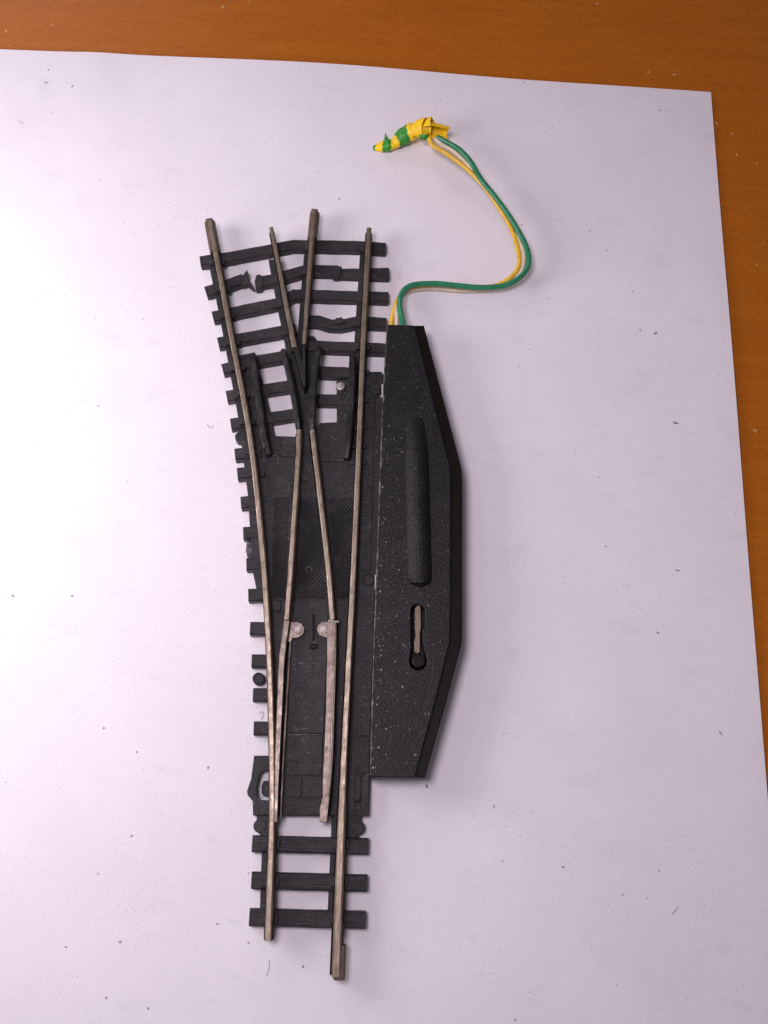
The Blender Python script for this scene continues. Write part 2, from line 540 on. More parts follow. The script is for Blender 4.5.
# field between outer rail and check rail, both routes
pz([(236, 356), (255, 352), (259, 368), (264.5, 388), (269, 408), (275, 438), (253, 440), (246, 410)], 0.12, 1.3)
pz([(351, 350), (361, 350), (359, 425), (347, 425), (336.8, 421.5), (336.5, 380), (348.5, 379)], 0.12, 1.45)
# main field (top outline) down to the tie bar
pz([(241, 440), (246, 436), (272, 435.6), (297, 436.6), (316, 430), (320, 422.8), (347, 421.6), (361, 395), (362, 372), (381, 371.5), (383.6, 374), (377.9, 560), (374.8, 600), (262, 600), (257, 592), (253, 573), (251.4, 542), (249.6, 524), (247.9, 496), (245.7, 478), (243.5, 461)], 0.12, 1.78)
pz([(263.5, 599.8), (374.9, 599.8), (371, 745), (368.6, 816), (274, 816), (272, 760), (269, 690), (265, 630)], 0.12, 1.71)
# raised panels between the rails
pz([(268, 456), (297, 455.6), (291, 497), (271.5, 497)], 1.5, 2.0)
pz([(302, 440), (312.5, 440), (318, 470), (322, 497.5), (297, 497.5), (299, 470)], 1.5, 1.96)
pz([(321.5, 461), (355.5, 461), (354.3, 499), (326.5, 499)], 1.5, 2.02)
pz([(274, 498.6), (288.6, 498.6), (284.8, 598), (271.5, 598)], 1.5, 1.94, M_HATCH)
pz([(298.8, 499), (319, 499), (329.4, 598), (291, 598)], 1.5, 1.94, M_HATCH)
pz([(328.5, 500.4), (354.2, 500.4), (351.2, 560), (348.4, 598), (336.6, 598)], 1.5, 1.92, M_HATCH)
pz([(271.4, 600.5), (281, 600.5), (280.4, 611), (271.6, 611)], 1.5, 2.1, M_BASE, 0.2)
# strip beside the motor
pz([(364.2, 372.5), (376.5, 372.5), (374.2, 440), (371.8, 530), (370.5, 571), (358.4, 571), (360.6, 470)], 1.5, 1.98)
pz([(357.8, 598), (374.6, 598), (372.6, 660), (369.8, 736), (353, 736)], 1.5, 1.98)
pz([(352.4, 738), (369.6, 738), (369, 773), (351.4, 773)], 1.5, 1.92)
pz([(355.5, 775), (362.5, 775), (361.6, 802), (354.6, 802)], 1.5, 2.25, M_BASE, 0.35)
# near end of the base: side blocks
pz([(361, 774), (369.2, 774), (368.2, 816), (360.6, 816)], 0.12, 2.02)
pz([(347, 780), (356, 776), (355, 816), (346.4, 816)], 0.12, 1.9)
# curved lug with the open eye at its left
pz([(254, 755.5), (273, 755.5), (273, 770), (266, 770.5), (261, 772.4), (258.8, 778), (256.8, 787), (257.2, 795), (260, 799.8), (273, 800.5), (273, 815.5), (253, 815.5), (252.5, 801), (247.6, 795.2), (246.8, 791), (251, 779)], 0.12, 1.86, bevel=0.14)
pz([(263.4, 781), (274, 780), (274, 796.6), (264, 796.4), (261.4, 793), (261.4, 786)], 0.12, 0.9, bevel=0.1)
pz([(256.6, 815), (273, 815), (273, 838), (262, 838), (257, 830)], 0.12, 1.5, bevel=0.15)
pz([(345, 815), (361, 815), (361.4, 830), (357, 838), (345, 838)], 0.12, 1.5, bevel=0.15)
# round studs
def stud(px, py, r, z0, z1, mat=M_BASE, rr=None):
    x, y = at(px, py, z1)
    disc(mb, x, y, r, z0, z1, mat, 0.15)
    if rr:
        ring(mb, x, y, r * rr, 0.1, z1, 0.9, mat)
stud(241, 436.5, 1.0, 0.12, 1.75, rr=0.55)
stud(247.5, 502, 0.9, 0.12, 1.7)
stud(258.5, 678.4, 0.95, 0.12, 1.75, rr=0.75)
stud(260, 826, 1.0, 0.12, 1.6)
stud(357.5, 827.5, 1.05, 0.12, 1.6)
stud(373.5, 389, 1.25, 0.12, 2.15, rr=0.75)
stud(368.3, 579.5, 1.0, 0.12, 2.1, rr=0.8)
for q in [(370.5, 427), (370, 466), (356, 693), (355.6, 731), (356.4, 768)]:
    stud(q[0], q[1], 0.42, 1.4, 2.12)
x, y = at(309, 570, 1.98)
ring(mb, x, y, 0.5, 0.08, 1.99, 0.9, M_WORN_GLINT)
# small spikes that hold the rails
for line, off, ys_ in (([(363.6, 329.5), (358.2, 459.5)], -5.0, (347, 372, 400, 427, 446, 462)),):
    for yy in ys_:
        xx = 363.6 + (358.2 - 363.6) * (yy - 329.5) / 130.0
        for s in (-5.2, 5.6):
            cx, cy = at(xx + s, yy, 2.3)
            prism(mb, [(cx - 0.35, cy - 0.4), (cx + 0.35, cy - 0.4), (cx + 0.35, cy + 0.4), (cx - 0.35, cy + 0.4)], 1.4, 2.45, M_BASE, 0.12)
for yy in (262, 289, 315, 342, 368, 395, 422, 452, 474):
    xx = 209.1 + (250.5 - 209.1) * (yy - 218.2) / 221.8
    for s in (-4.6, 5.6):
        cx, cy = at(xx + s, yy, 2.3)
        prism(mb, [(cx - 0.35, cy - 0.4), (cx + 0.35, cy - 0.4), (cx + 0.35, cy + 0.4), (cx - 0.35, cy + 0.4)], 1.2, 2.45, M_BASE, 0.12)
for x0, x1, y0 in ((270.8, 340.5, 844), (269.8, 339, 881.5), (268.8, 337.7, 919)):
    for xx in (x0, x1):
        for s in (-5.5, 6.5):
            cx, cy = at(xx + s, y0, 2.2)
            prism(mb, [(cx - 0.4, cy - 0.7), (cx + 0.4, cy - 0.7), (cx + 0.4, cy + 0.7), (cx - 0.4, cy + 0.7)], 1.2, 2.3, M_BASE, 0.15)
prism(mb, ats([(246.6, 542), (252, 541), (252.6, 556), (247, 556), (245.6, 550)], 1.2), 0.12, 1.2, M_WORN_GLINT, 0.15)
# fine scratches and scuffs
def scratches(mb, n, box, z, lmax, mat):
    for _ in range(n):
        cx, cy = at(random.uniform(box[0], box[2]), random.uniform(box[1], box[3]), z)
        L, wd, an = random.uniform(0.12, lmax), random.uniform(0.03, 0.08), random.gauss(0.1, 0.25)
        ux, uy = math.cos(an), math.sin(an)
        q = [(cx + a_ * ux - b_ * uy, cy + a_ * uy + b_ * ux) for a_, b_ in ((-L, -wd * 0.4), (L * 0.3, -wd), (L, -wd * 0.2), (L * 0.8, wd * 0.6), (-L * 0.5, wd))]
        prism(mb, q, z - 0.05, z + 0.012, mat, 0)
scratches(mb, 14, (362, 600, 370, 730), 1.98, 0.35, M_SCUFF)
scratches(mb, 8, (360, 460, 371, 560), 1.98, 0.3, M_SCUFF)
# pale tubes painting the lit-edge glint on the raised panels, with wear
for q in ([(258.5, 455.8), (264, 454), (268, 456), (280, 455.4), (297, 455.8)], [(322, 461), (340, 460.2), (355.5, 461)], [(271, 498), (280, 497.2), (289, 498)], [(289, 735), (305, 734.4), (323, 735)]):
    tube(mb, [(*at(a, b, 2.02), 2.04) for a, b in q], 0.13, M_WORN_GLINT, 6)
tbuild(mb, "base_plate")

# tie bar with the two pivots
mb = MB()
pz([(288, 612), (328, 612), (327, 640), (323.5, 733), (290, 733), (287, 660)], 1.75, 2.08, M_BASE, 0.06)
pz([(288.5, 735.2), (322.5, 735.2), (321.5, 775), (286.4, 775)], 1.75, 2.05, M_BASE, 0.06)
scratches(mb, 16, (291, 640, 322, 700), 2.08, 0.45, M_SCUFF)
scratches(mb, 11, (290, 700, 312, 735), 2.08, 0.7, M_SCUFF)
scratches(mb, 6, (290, 738, 320, 772), 2.05, 0.4, M_SCUFF)
pz([(286.2, 776.4), (301.4, 776.4), (301.2, 797), (285, 797)], 1.75, 2.0, M_BASE, 0.08)
pz([(304, 776.4), (322, 776.4), (321.5, 797), (303.8, 797)], 1.75, 2.0, M_BASE, 0.08)
pz([(286, 800), (321, 800), (320.5, 815), (284, 815)], 1.6, 1.86, M_SLEEPER, 0.08)
pz([(311.7, 614), (314, 614), (314, 640), (312.2, 640)], 1.9, 2.5, M_FLANGE, 0.1)
pz([(308.6, 644), (317.5, 644), (317, 648.5), (308.8, 648.5)], 1.9, 2.45, M_FLANGE, 0.2)
tbuild(mb, "tie_bar")

# rails -------------------------------------------------------------
def rail_prof(hw=0.5):
    return [(-0.62, 1.95), (-0.62, 2.2), (-0.22, 2.5), (-0.22, 3.2), (-hw, 3.4), (-hw, 3.87), (-hw + 0.2, 4.0), (hw - 0.15, 4.0),
            (hw, 3.87), (hw, 3.4), (0.22, 3.2), (0.22, 2.5), (0.62, 2.2), (0.62, 1.95)]
RM = [M_FLANGE, M_RAILSIDE, M_RAILSIDE] + [M_RAILSIDE, M_RAIL, M_RAIL, M_RAIL, M_RAIL, M_RAILSIDE] + [M_RAILSIDE, M_RAILSIDE, M_FLANGE, M_FLANGE, M_FLANGE]  # darker metal on the right head side: its shade put into colour
def rail(px, name, hw=0.5, widths=None, mats=None):
    m_ = MB()
    p = smooth_path(ats(px, 4.0), 8)
    w = None
    if widths:
        w = []
        for i in range(len(p)):
            t = i / (len(p) - 1) * (len(widths) - 1); k = min(int(t), len(widths) - 2)
            w.append(widths[k] + (widths[k + 1] - widths[k]) * (t - k))
    sweep(m_, p, rail_prof(hw), mats or RM, widths=w, jitter=0.012)
    return tbuild(m_, name)
rail([(209.6, 219.5), (230.2, 329.5), (250.5, 440), (263.2, 559.5), (269.3, 659.5), (271.9, 759.5), (271.8, 820), (270.7, 860), (268, 941)], "stock_rail", 0.43, (1.05, 1, 1, 1, 1, 1, 1, 1.1, 1.2))
rail([(369.1, 227.5), (363.8, 329.5), (358.6, 459.5), (354.2, 559.5), (349.2, 659.5), (344.2, 759.5), (340.2, 859.5), (336.2, 977)], "stock_rail", 0.43, (1, 1, 1, 1, 1, 1.05, 1.35, 1.5))
rail([(271.2, 226.9), (281, 277), (291.2, 329.5), (294.8, 347)], "frog_rail", 0.42, (0.8, 1.1))
rail([(314.2, 210), (309.4, 270), (305, 329.5), (304, 344)], "frog_rail", 0.42, (1.05, 0.72))
rail([(299, 429.4), (298, 459.5), (291.5, 559.5), (286.8, 619.5)], "closure_rail", 0.41)
crail = rail([(312.2, 429.4), (315.8, 459.5), (327.6, 559.5), (332.6, 619.5)], "closure_rail", 0.41)
def sliver(parent, q, z=3.0):
    m_ = MB()
    prism(m_, ats(q, z), z - 0.5, z, M_BLADE, 0.04)
    o = m_.build("bare_foot"); o.parent = parent; o.matrix_parent_inverse = Matrix.Identity(4)
sliver(crail, [(312.6, 455), (314.2, 454.6), (316.2, 471), (314.4, 471)])
sliver(crail, [(315.6, 477), (317, 476.6), (320.2, 498), (317.4, 498)])
BM = [M_BLADE] * 14
def blade_rail(px, hw, widths=None):
    m_ = MB()
    p = smooth_path(ats(px, 4.0), 8)
    w = None
    if widths:
        w = []
        for i in range(len(p)):
            t = i / (len(p) - 1) * (len(widths) - 1); k = min(int(t), len(widths) - 2)
            w.append(widths[k] + (widths[k + 1] - widths[k]) * (t - k))
    return m_, p, w
# left blade: thin bar with a folded foot along its right side, pivot ear and rivet
m_, p, w = blade_rail([(286.8, 620.6), (282, 659.5), (279.6, 709), (277.4, 759.5), (275.6, 822)], 0.45, (1.05, 1.0, 1.0, 0.85, 0.55))
sweep(m_, p, [(-0.45, 2.2), (-0.45, 3.86), (-0.33, 3.98), (0.33, 3.98), (0.45, 3.86), (0.45, 2.2)], M_BLADE, widths=w, jitter=0.015)
foot = smooth_path(ats([(290.6, 642), (287.6, 690), (283.6, 759.5), (281, 818)], 2.6), 8)
sweep(m_, foot, [(-0.08, 2.0), (-0.08, 2.75), (0.14, 2.8), (0.14, 2.0)], M_BLADE, jitter=0.015)
ear = [(288.5, 622.5), (296.5, 621.8), (301.5, 623.5), (304.5, 628), (303.4, 634), (298.5, 637.6), (292.5, 638.2), (290.6, 642), (288.2, 642)]
prism(m_, ats(ear, 2.7), 2.3, 2.7, M_BLADE, 0.06)
bl = tbuild(m_, "switch_blade")
def rivet(px, py, z, blade):
    m2 = MB()
    x, y = at(px, py, z + 0.35)
    disc(m2, x, y, 0.68, z - 0.4, z + 0.3, M_RIVET, 0.14)
    disc(m2, x + 0.05, y, 0.42, z, z + 0.42, M_RIVET, 0.12)
    o = m2.build("rivet")
    o.parent = blade
    o.matrix_parent_inverse = Matrix.Identity(4)
    return o
rivet(297.8, 628.8, 2.7, bl)
# right blade: broad flat strip, kinked outward at its tip, pivot ear and rivet
m_ = MB()
prism(m_, ats([(327.2, 621.6), (336.6, 621.2), (336.3, 660), (334.6, 710), (333, 759), (329.8, 797), (326.8, 823), (319.8, 822), (319.6, 810), (322.2, 797), (322.6, 780), (323.9, 759), (326, 710), (326.8, 660)], 3.9), 2.2, 3.9, M_BLADE, 0.1)
prism(m_, ats([(329, 621.5), (322.5, 622), (318, 625), (317, 629.5), (319, 634.5), (323.5, 637), (329, 638)], 3.0), 2.5, 3.0, M_BLADE, 0.06)
prism(m_, ats([(328, 619.6), (338.8, 620.8), (338.6, 622.6), (328, 622.4)], 3.6), 2.6, 3.6, M_RIVET, 0.05)
# folded crease along the strip
sweep(m_, smooth_path(ats([(334.4, 623), (333.9, 660), (332.3, 710), (330.6, 759), (327.4, 797)], 4.0), 6), box_prof(0.34, 3.5, 4.0, 0.08), M_BLADE)
br = tbuild(m_, "switch_blade")
rivet(324, 628.8, 3.0, br)

# rail joiners
def joiner(px, w=1.7, label=None):
    m_ = MB()
    p = ats(px, 3.9)
    t = Vector((p[1][0] - p[0][0], p[1][1] - p[0][1]))
    k = 8
    p = [(p[0][0] + t.x * i / k, p[0][1] + t.y * i / k) for i in range(k + 1)]
    h = w / 2
    prof = [(-h, 1.5), (-h, 2.6), (-h + 0.35, 3.3), (-0.56, 3.5), (-0.56, 3.75), (0.56, 3.75), (0.56, 3.5), (h - 0.35, 3.3), (h, 2.6), (h, 1.5)]
    sweep(m_, p, prof, M_RAILSIDE, jitter=0.01)
    o = tbuild(m_, "rail_joiner")
    return o
joiner([(208.8, 217.8), (214.6, 249)], 1.9)
joiner([(314.7, 208.4), (312, 235)])
joiner([(340.4, 946), (339, 981)], 1.7)

# black plastic guard bars ------------------------------------------
def guard(px, name, w=1.15, z=4.0, dz=None):
    m_ = MB()
    p = smooth_path(ats(px, z), 6)
    n = len(p)
    ww = [0.72 + 0.28 * min(1, i / 3, (n - 1 - i) / 3) for i in range(n)]
    zz = [-0.45 * max(0, 1 - i / 3) - 0.45 * max(0, 1 - (n - 1 - i) / 3) for i in range(n)]
    sweep(m_, p, box_prof(w, 0.9, z, 0.28), M_RAISED, widths=ww, dz=zz, jitter=0.025)
    return tbuild(m_, name)
guard([(253, 353), (254.4, 366), (257.5, 390), (261.2, 418), (265, 440), (268.8, 453)], "check_rail")
guard([(352, 351.5), (352.6, 374), (351.2, 402), (349.4, 430), (346.6, 457)], "check_rail")
guard([(282.6, 347.5), (286.2, 360), (291, 381), (295.6, 406), (298.6, 428)], "wing_rail", 1.0)
guard([(319.6, 345), (316.2, 360), (313.8, 385), (312.2, 410), (311.8, 428)], "wing_rail", 1.25)
m_ = MB()
prism(m_, ats([(293.2, 347), (298.5, 346), (302.4, 360), (302.6, 344), (305.6, 344), (305.8, 365), (306, 384), (304.4, 388), (301.6, 380), (297, 362)], 3.9), 1.0, 3.9, M_RAISED, 0.16)
tbuild(m_, "crossing_nose")
m_ = MB()
x, y = at(341.2, 385.6, 2.6)
disc(m_, x - 0.1, y, 0.75, 1.4, 2.55, M_RIVET, 0.3)
disc(m_, x - 0.15, y + 0.1, 0.34, 2.3, 2.75, M_RIVET, 0.15)
tbuild(m_, "stud")

# ------------------------------------------------------------------ point motor
MO = Vector((5, -6, 0))
PM = empty("point_motor", MO, "long black angular point motor box with three coloured lead wires beside the track", "point motor")
def mbuild(mb, name, smooth=False, parent=None):
    o = mb.build(name, None, smooth)
    p = parent or PM
    o.parent = p
    o.matrix_parent_inverse = Matrix.Translation(-(MO * S)) if p is PM else Matrix.Identity(4)
    return o
ZT = 6.0
outline = ats([(387.6, 324.2), (414.7, 325), (433, 398), (450.2, 467), (451, 477), (451, 590), (450.2, 642), (436.8, 697), (415.6, 776.5), (414.6, 778.2), (370.6, 777.4), (371, 759), (373.6, 659), (377.4, 559), (381.6, 440)], ZT)
sl_px = []
def arc(cx, cy, rx, ry, a0, a1, n=8):
    return [(cx + rx * math.cos(math.radians(a0 + (a1 - a0) * i / n)), cy + ry * math.sin(math.radians(a0 + (a1 - a0) * i / n))) for i in range(n + 1)]
slot_px = arc(418, 610.5, 6.7, 6.5, 180, 360) + [(424.7, 627), (422.4, 630), (422.4, 640), (424, 650)] + arc(418.4, 661, 8.6, 9, -20, 200, 12) + [(411.4, 650), (411.3, 630)]
slot = ats(slot_px, ZT)
bm = bmesh.new()
def loop(pts, z):
    vs = [bm.verts.new((x, y, z)) for x, y in pts]
    return vs, [bm.edges.new((vs[i], vs[(i + 1) % len(vs)])) for i in range(len(vs))]
ov, oe = loop(outline, ZT)
hv, he = loop(slot, ZT)
bmesh.ops.triangle_fill(bm, edges=oe + he, use_beauty=True)
ob = [bm.verts.new((v.co.x, v.co.y, 0.3)) for v in ov]
hb = [bm.verts.new((v.co.x, v.co.y, 3.6)) for v in hv]
for a, b in ((ov, ob), (hv, hb)):
    for i in range(len(a)):
        j = (i + 1) % len(a)
        bm.faces.new((a[i], a[j], b[j], b[i]))
bm.faces.new(hb)
bm.faces.new(ob)
bmesh.ops.recalc_face_normals(bm, faces=bm.faces)
bmesh.ops.bevel(bm, geom=oe + he, offset=0.22, segments=3, affect='EDGES', profile=0.5, clamp_overlap=True)
mb = MB()
mb.add_bm(bm, M_HOUSING)
# rounded rib on the lid, running out towards the far end
nn = 40
pa, pb = Vector(at(415.5, 416, ZT)), Vector(at(419.8, 588, ZT))
rv = []
seg = 12
for i in range(nn + 1):
    t = i / nn
    c = pa.lerp(pb, t)
    hgt = 1.0 * min(1.0, t / 0.22) ** 0.8
    wid = 2.0 * (0.72 + 0.28 * min(1, t / 0.25))
    e = (1 - t) * (pb - pa).length
    if e < 1.7:
        k = math.sqrt(max(0.0, 1 - (1 - e / 1.7) ** 2)); wid *= max(k, 0.05); hgt *= max(k, 0.02)
    for s in range(seg + 1):
        a = math.pi * s / seg
        rv.append((c.x - wid * math.cos(a), c.y, ZT - 0.06 + hgt * math.sin(a) ** 1.5))
rf = []
for i in range(nn):
    for s in range(seg):
        a = i * (seg + 1) + s
        rf.append((a, a + 1, a + seg + 2, a + seg + 1))
mb.add(rv, rf, M_HOUSING)
tube(mb, smooth_path([(*at(a, b, 5.95), 5.93) for a, b in [(387.8, 325), (384.4, 380), (381.8, 440), (377.6, 559), (373.8, 659), (371.2, 759), (370.8, 777)]], 8), 0.16, M_WORN_GLINT, 8)  # tube along the left edge: bevel glint put into colour, with scuffs
for _ in range(70):
    t = random.betavariate(2.2, 1.2)
    yy = 330 + 445 * t
    xe = 388 - 4.0 * min(1, (yy - 324) / 60) if yy < 384 else 384 - 13.4 * (yy - 384) / 393
    px_ = xe + 1.5 + abs(random.gauss(0, 4 if random.random() < 0.7 else 22))
    if px_ > 432 - max(0, yy - 690) * 0.25 or 403 < px_ < 436 and yy < 680:
        continue
    cx, cy = at(px_, yy, ZT)
    rr = 0.05 + 0.09 * random.random() ** 2
    prism(mb, [(cx + rr * random.uniform(0.6, 1.5) * math.cos(a_), cy + rr * random.uniform(0.6, 1.5) * math.sin(a_)) for a_ in (0.2, 1.4, 2.7, 3.9, 5.2)], ZT - 0.05, ZT + 0.015, M_FLECK, 0)
hs = mbuild(mb, "housing")
for p in hs.data.polygons:
    p.use_smooth = p.center.z > (ZT + 0.03) * S and len(p.vertices) == 4 and p.area > 0.004
# smooth ledge along the right side, a little below the lid
ZF = 5.5
mb = MB()
inner = ats([(413.4, 325.6), (431.8, 398), (449, 468), (449.8, 590), (449, 641), (435.6, 696), (414.4, 775), (413, 777)], ZF)
outer = ats([(425, 778.2), (447.6, 698), (457, 662), (461.7, 645), (462.4, 636), (462.4, 482), (461.4, 467), (443, 398), (424, 325.3)], ZF)
prism(mb, inner + outer, 0.3, ZF, M_FLANGE, 0.25)
mbuild(mb, "side_ledge")
# lever and knob in the slot
mb = MB()
prism(mb, ats([(415, 608), (417.5, 605.4), (420.4, 605), (421, 627), (420, 633), (420, 640), (419.8, 652), (417.5, 653.6), (414.2, 652), (414.2, 641), (415.8, 636), (414.8, 628)], 4.9), 4.2, 4.9, M_LEVER, 0.1)
lv = mbuild(mb, "lever")
lv["label"] = "tan metal lever in the slot"
mb = MB()
x, y = at(418.8, 660.6, 5.9)
disc(mb, x, y, 1.12, 4.0, 5.85, M_FLANGE, 0.3)
kn = mb.build("knob"); kn.parent = lv; kn.matrix_parent_inverse = Matrix.Identity(4)
# pale pieces added to stand for paper glimpsed through the gap beside the track
for q in ([(381.6, 384), (383.6, 384.2), (383.4, 396.6), (380.4, 397), (380.6, 395.4), (381.8, 394.6)], [(375, 574.6), (376.6, 574.8), (376.2, 589.4), (374.8, 589.2)]):
    mb = MB()
    prism(mb, ats(q, 2.4), 0.4, 2.4, M_GAP_SLIVER, 0.08)
    mbuild(mb, "gap_paper_sliver")

# lead wires ---------------------------------------------------------
def wire(pts, r, mat, label):
    m_ = MB()
    p = []
    for px, py, z in pts:
        x, y = at(px, py, z); p.append((x, y, z))
    # run the first point back into the box
    p = [(p[0][0] - 0.1, p[0][1] - 2.6, p[0][2])] + p
    tube(m_, smooth_path(p, 8), r, mat, 14)
    o = mbuild(m_, "lead_wire", True)
    o["label"] = label
    return o
wire([(402.8, 322.5, 4.2), (399.6, 305, 3.6), (403, 291.6, 2.8), (413.4, 285, 2.3), (435.5, 283.6, 2.1), (459, 285.8, 2.0), (482.4, 287.6, 2.0), (505.8, 285, 2.2), (521, 276.2, 2.5), (528.4, 263.8, 2.8),
      (526.2, 246.8, 3.0), (511.6, 219.8, 3.4), (494.8, 196.4, 3.7), (480.4, 178.5, 3.9), (470.6, 162, 4.1), (459, 149.4, 4.3), (445.4, 141.6, 4.4), (437, 137, 4.5)], 0.49, M_GREEN, "green lead wire")
wire([(391.4, 322.5, 3.2), (394.6, 308, 2.8), (400.6, 295.5, 1.6), (412, 288, 1.1), (436, 285.6, 0.8), (459, 287.6, 0.7), (482, 288.8, 0.8), (498, 284.8, 1.2), (511, 277, 1.7), (518.6, 266, 2.2),
      (518, 250, 2.4), (510.8, 228, 2.7), (497, 204.8, 3.0), (482.4, 184.6, 3.2), (464.6, 167, 3.7), (447, 154, 4.0), (433, 145.5, 4.2), (429, 138, 4.4)], 0.42, M_YELLOW, "yellow lead wire")
wire([(396.8, 322.5, 4.0), (397, 309, 3.2), (402.4, 296.5, 1.4), (413.6, 289.6, 0.8), (436, 288.6, 0.55), (459, 290.6, 0.5), (482, 290, 0.5), (505, 285.6, 0.9), (518.8, 275.6, 1.9), (523.8, 263, 2.6),
      (522, 247, 2.6), (510.4, 223.6, 2.4), (494.8, 200.6, 2.6), (481, 181.5, 3.0), (469.4, 166.6, 3.7), (455, 152.6, 4.0), (441.6, 144.4, 4.2), (434.6, 138, 4.4)], 0.4, M_WHITE, "cream lead wire")

# twisted striped tape round the wire ends
m_ = MB()
tp = [(373.4, 148.6, 0.6), (380, 147, 1.1), (387, 145.6, 1.5), (394.5, 143.4, 1.8), (402, 137.4, 2.2), (410, 132.4, 2.8), (418, 129.4, 3.4), (426, 128, 4.0), (432, 128.2, 4.2)]
path = smooth_path([(*at(a, b, c), c) for a, b, c in tp], 8)
nP = len(path)
rad = []
keys = [0.42, 0.9, 1.2, 0.95, 1.55, 1.62, 1.5, 1.42, 1.1]
for i in range(nP):
    t = i / (nP - 1) * (len(keys) - 1); k = min(int(t), len(keys) - 2)
    rad.append((keys[k] + (keys[k + 1] - keys[k]) * (t - k)) * (1 + 0.05 * math.sin(i * 0.8) + random.uniform(-0.04, 0.04)))
def tape_fn(t, s):
    u = t * 8 + 0.16 * math.sin(2 * math.pi * (s + 0.35))
    for a, b in ((-1, 0.35), (1.45, 2.5), (3.3, 4.75)):
        if a <= u < b:
            return M_TAPEG
    return M_TAPEY
tube(m_, path, rad, M_TAPEY, 20, tape_fn, True, 0.85)
tape = mbuild(m_, "insulating_tape", True)
tape["label"] = "yellow and green striped tape twisted round the wire ends"
def strip(rows, mat, th=0.12):
    """thin bent strip of tape from rows of two photo points with heights"""
    m2 = MB()
    A = smooth_path([(*at(*r[0]), r[0][2]) for r in rows], 5)
    B = smooth_path([(*at(*r[1]), r[1][2]) for r in rows], 5)
    n = len(A)
    v = []
    for a, b in zip(A, B):
        v += [a, b]
    nrm = [Vector((0, 0, 1))] * n
    for i in range(n):
        t = A[min(i + 1, n - 1)] - A[max(i - 1, 0)]
        nn_ = t.cross(B[i] - A[i])
        nrm[i] = nn_.normalized() if nn_.length > 1e-6 else Vector((0, 0, 1))
    v += [x for i in range(n) for x in (A[i] - nrm[i] * th, B[i] - nrm[i] * th)]
    f = []
    for i in range(n - 1):
        a = 2 * i
        f += [(a, a + 1, a + 3, a + 2), (2 * n + a, 2 * n + a + 2, 2 * n + a + 3, 2 * n + a + 1),
              (a, a + 2, 2 * n + a + 2, 2 * n + a), (a + 1, 2 * n + a + 1, 2 * n + a + 3, a + 3)]
    f += [(0, 2 * n, 2 * n + 1, 1), (2 * n - 2, 2 * n - 1, 4 * n - 1, 4 * n - 2)]
    m2.add(v, f, mat)
    o = m2.build("tape_flap", None, True)
    o.parent = tape; o.matrix_parent_inverse = Matrix.Identity(4)
    return o
# loose curled end of the tape: an open, flared cup and two lifted edges
def cup(c0, c1, r0, r1, a0, a1, mat, th=0.1, n=14, k=5, slant=0.0):
    m2 = MB()
    A = Vector((*at(c0[0], c0[1], c0[2]), c0[2])); B = Vector((*at(c1[0], c1[1], c1[2]), c1[2]))
    t = (B - A).normalized(); side = t.cross(Vector((0, 0, 1))).normalized(); up = side.cross(t)
    vv = []
    for rr in (0, -th):
        for j in range(k + 1):
            q = j / k
            for i in range(n + 1):
                an = math.radians(a0 + (a1 - a0) * i / n)
                rad_ = r0 + (r1 - r0) * q + rr + 0.08 * math.sin(3 * an + 2 * q)
                c = A.lerp(B, q) + t * (slant * (i / n - 0.5) + 0.12 * math.sin(an * 4))
                vv.append(c + side * (math.cos(an) * rad_) + up * (math.sin(an) * rad_))
    o1 = (k + 1) * (n + 1); f = []
    for j in range(k):
        for i in range(n):
            a_ = j * (n + 1) + i
            f += [(a_, a_ + 1, a_ + n + 2, a_ + n + 1), (o1 + a_, o1 + a_ + n + 1, o1 + a_ + n + 2, o1 + a_ + 1)]
    edge = [i for i in range(n + 1)] + [j * (n + 1) + n for j in range(1, k + 1)] + [k * (n + 1) + i for i in range(n - 1, -1, -1)] + [j * (n + 1) for j in range(k - 1, 0, -1)]
    for i in range(len(edge)):
        a_, b_ = edge[i], edge[(i + 1) % len(edge)]
        f.append((a_, b_, o1 + b_, o1 + a_))
    m2.add(vv, f, mat)
    o = m2.build("tape_flap", None, False)
    o.parent = tape; o.matrix_parent_inverse = Matrix.Identity(4)
cup((429, 130.6, 4.6), (448.6, 133.4, 4.0), 1.5, 1.12, 95, 345, M_TAPEY, slant=0.2)
cup((417, 130, 3.6), (427, 127.6, 4.4), 1.66, 1.75, 20, 200, M_TAPEY, slant=1.6)
cup((425, 128.4, 4.2), (432, 127.6, 4.8), 1.45, 1.95, 60, 250, M_TAPEY, slant=-1.2)
strip([((420.5, 134.5, 4.6), (419.6, 139, 3.8)), ((425, 134.4, 4.9), (424.6, 139.4, 4.0)), ((429, 135, 4.6), (428, 139.6, 3.8))], M_TAPEG)
strip([((383.6, 140, 2.2), (388.6, 139.4, 2.3)), ((384.6, 136.5, 2.6), (387, 136.8, 2.6)), ((385.2, 133.2, 2.8), (385.9, 133.4, 2.8))], M_TAPEG, 0.08)

# ------------------------------------------------------------------ dust and crumbs
def bits(name, spots, mat, zf):
    m_ = MB()
    for x, y, r, el, an in spots:
        n = random.choice((5, 6, 7))
        z = zf(x, y)
        ca, sa = math.cos(an), math.sin(an)
        ring_ = []
        for i in range(n):
            a = 2 * math.pi * i / n
            rr = r * random.uniform(0.55, 1.2)
            u, w_ = rr * math.cos(a) * el, rr * math.sin(a)
            ring_.append((x + u * ca - w_ * sa, y + u * sa + w_ * ca))
        h = r * random.uniform(0.25, 0.6)
        v = [(a, b, z) for a, b in ring_] + [(x + (a - x) * 0.55, y + (b - y) * 0.55, z + h) for a, b in ring_]
        f = [tuple(range(n, 2 * n))] + [(i, (i + 1) % n, n + (i + 1) % n, n + i) for i in range(n)]
        m_.add(v, f, mat)
    return m_

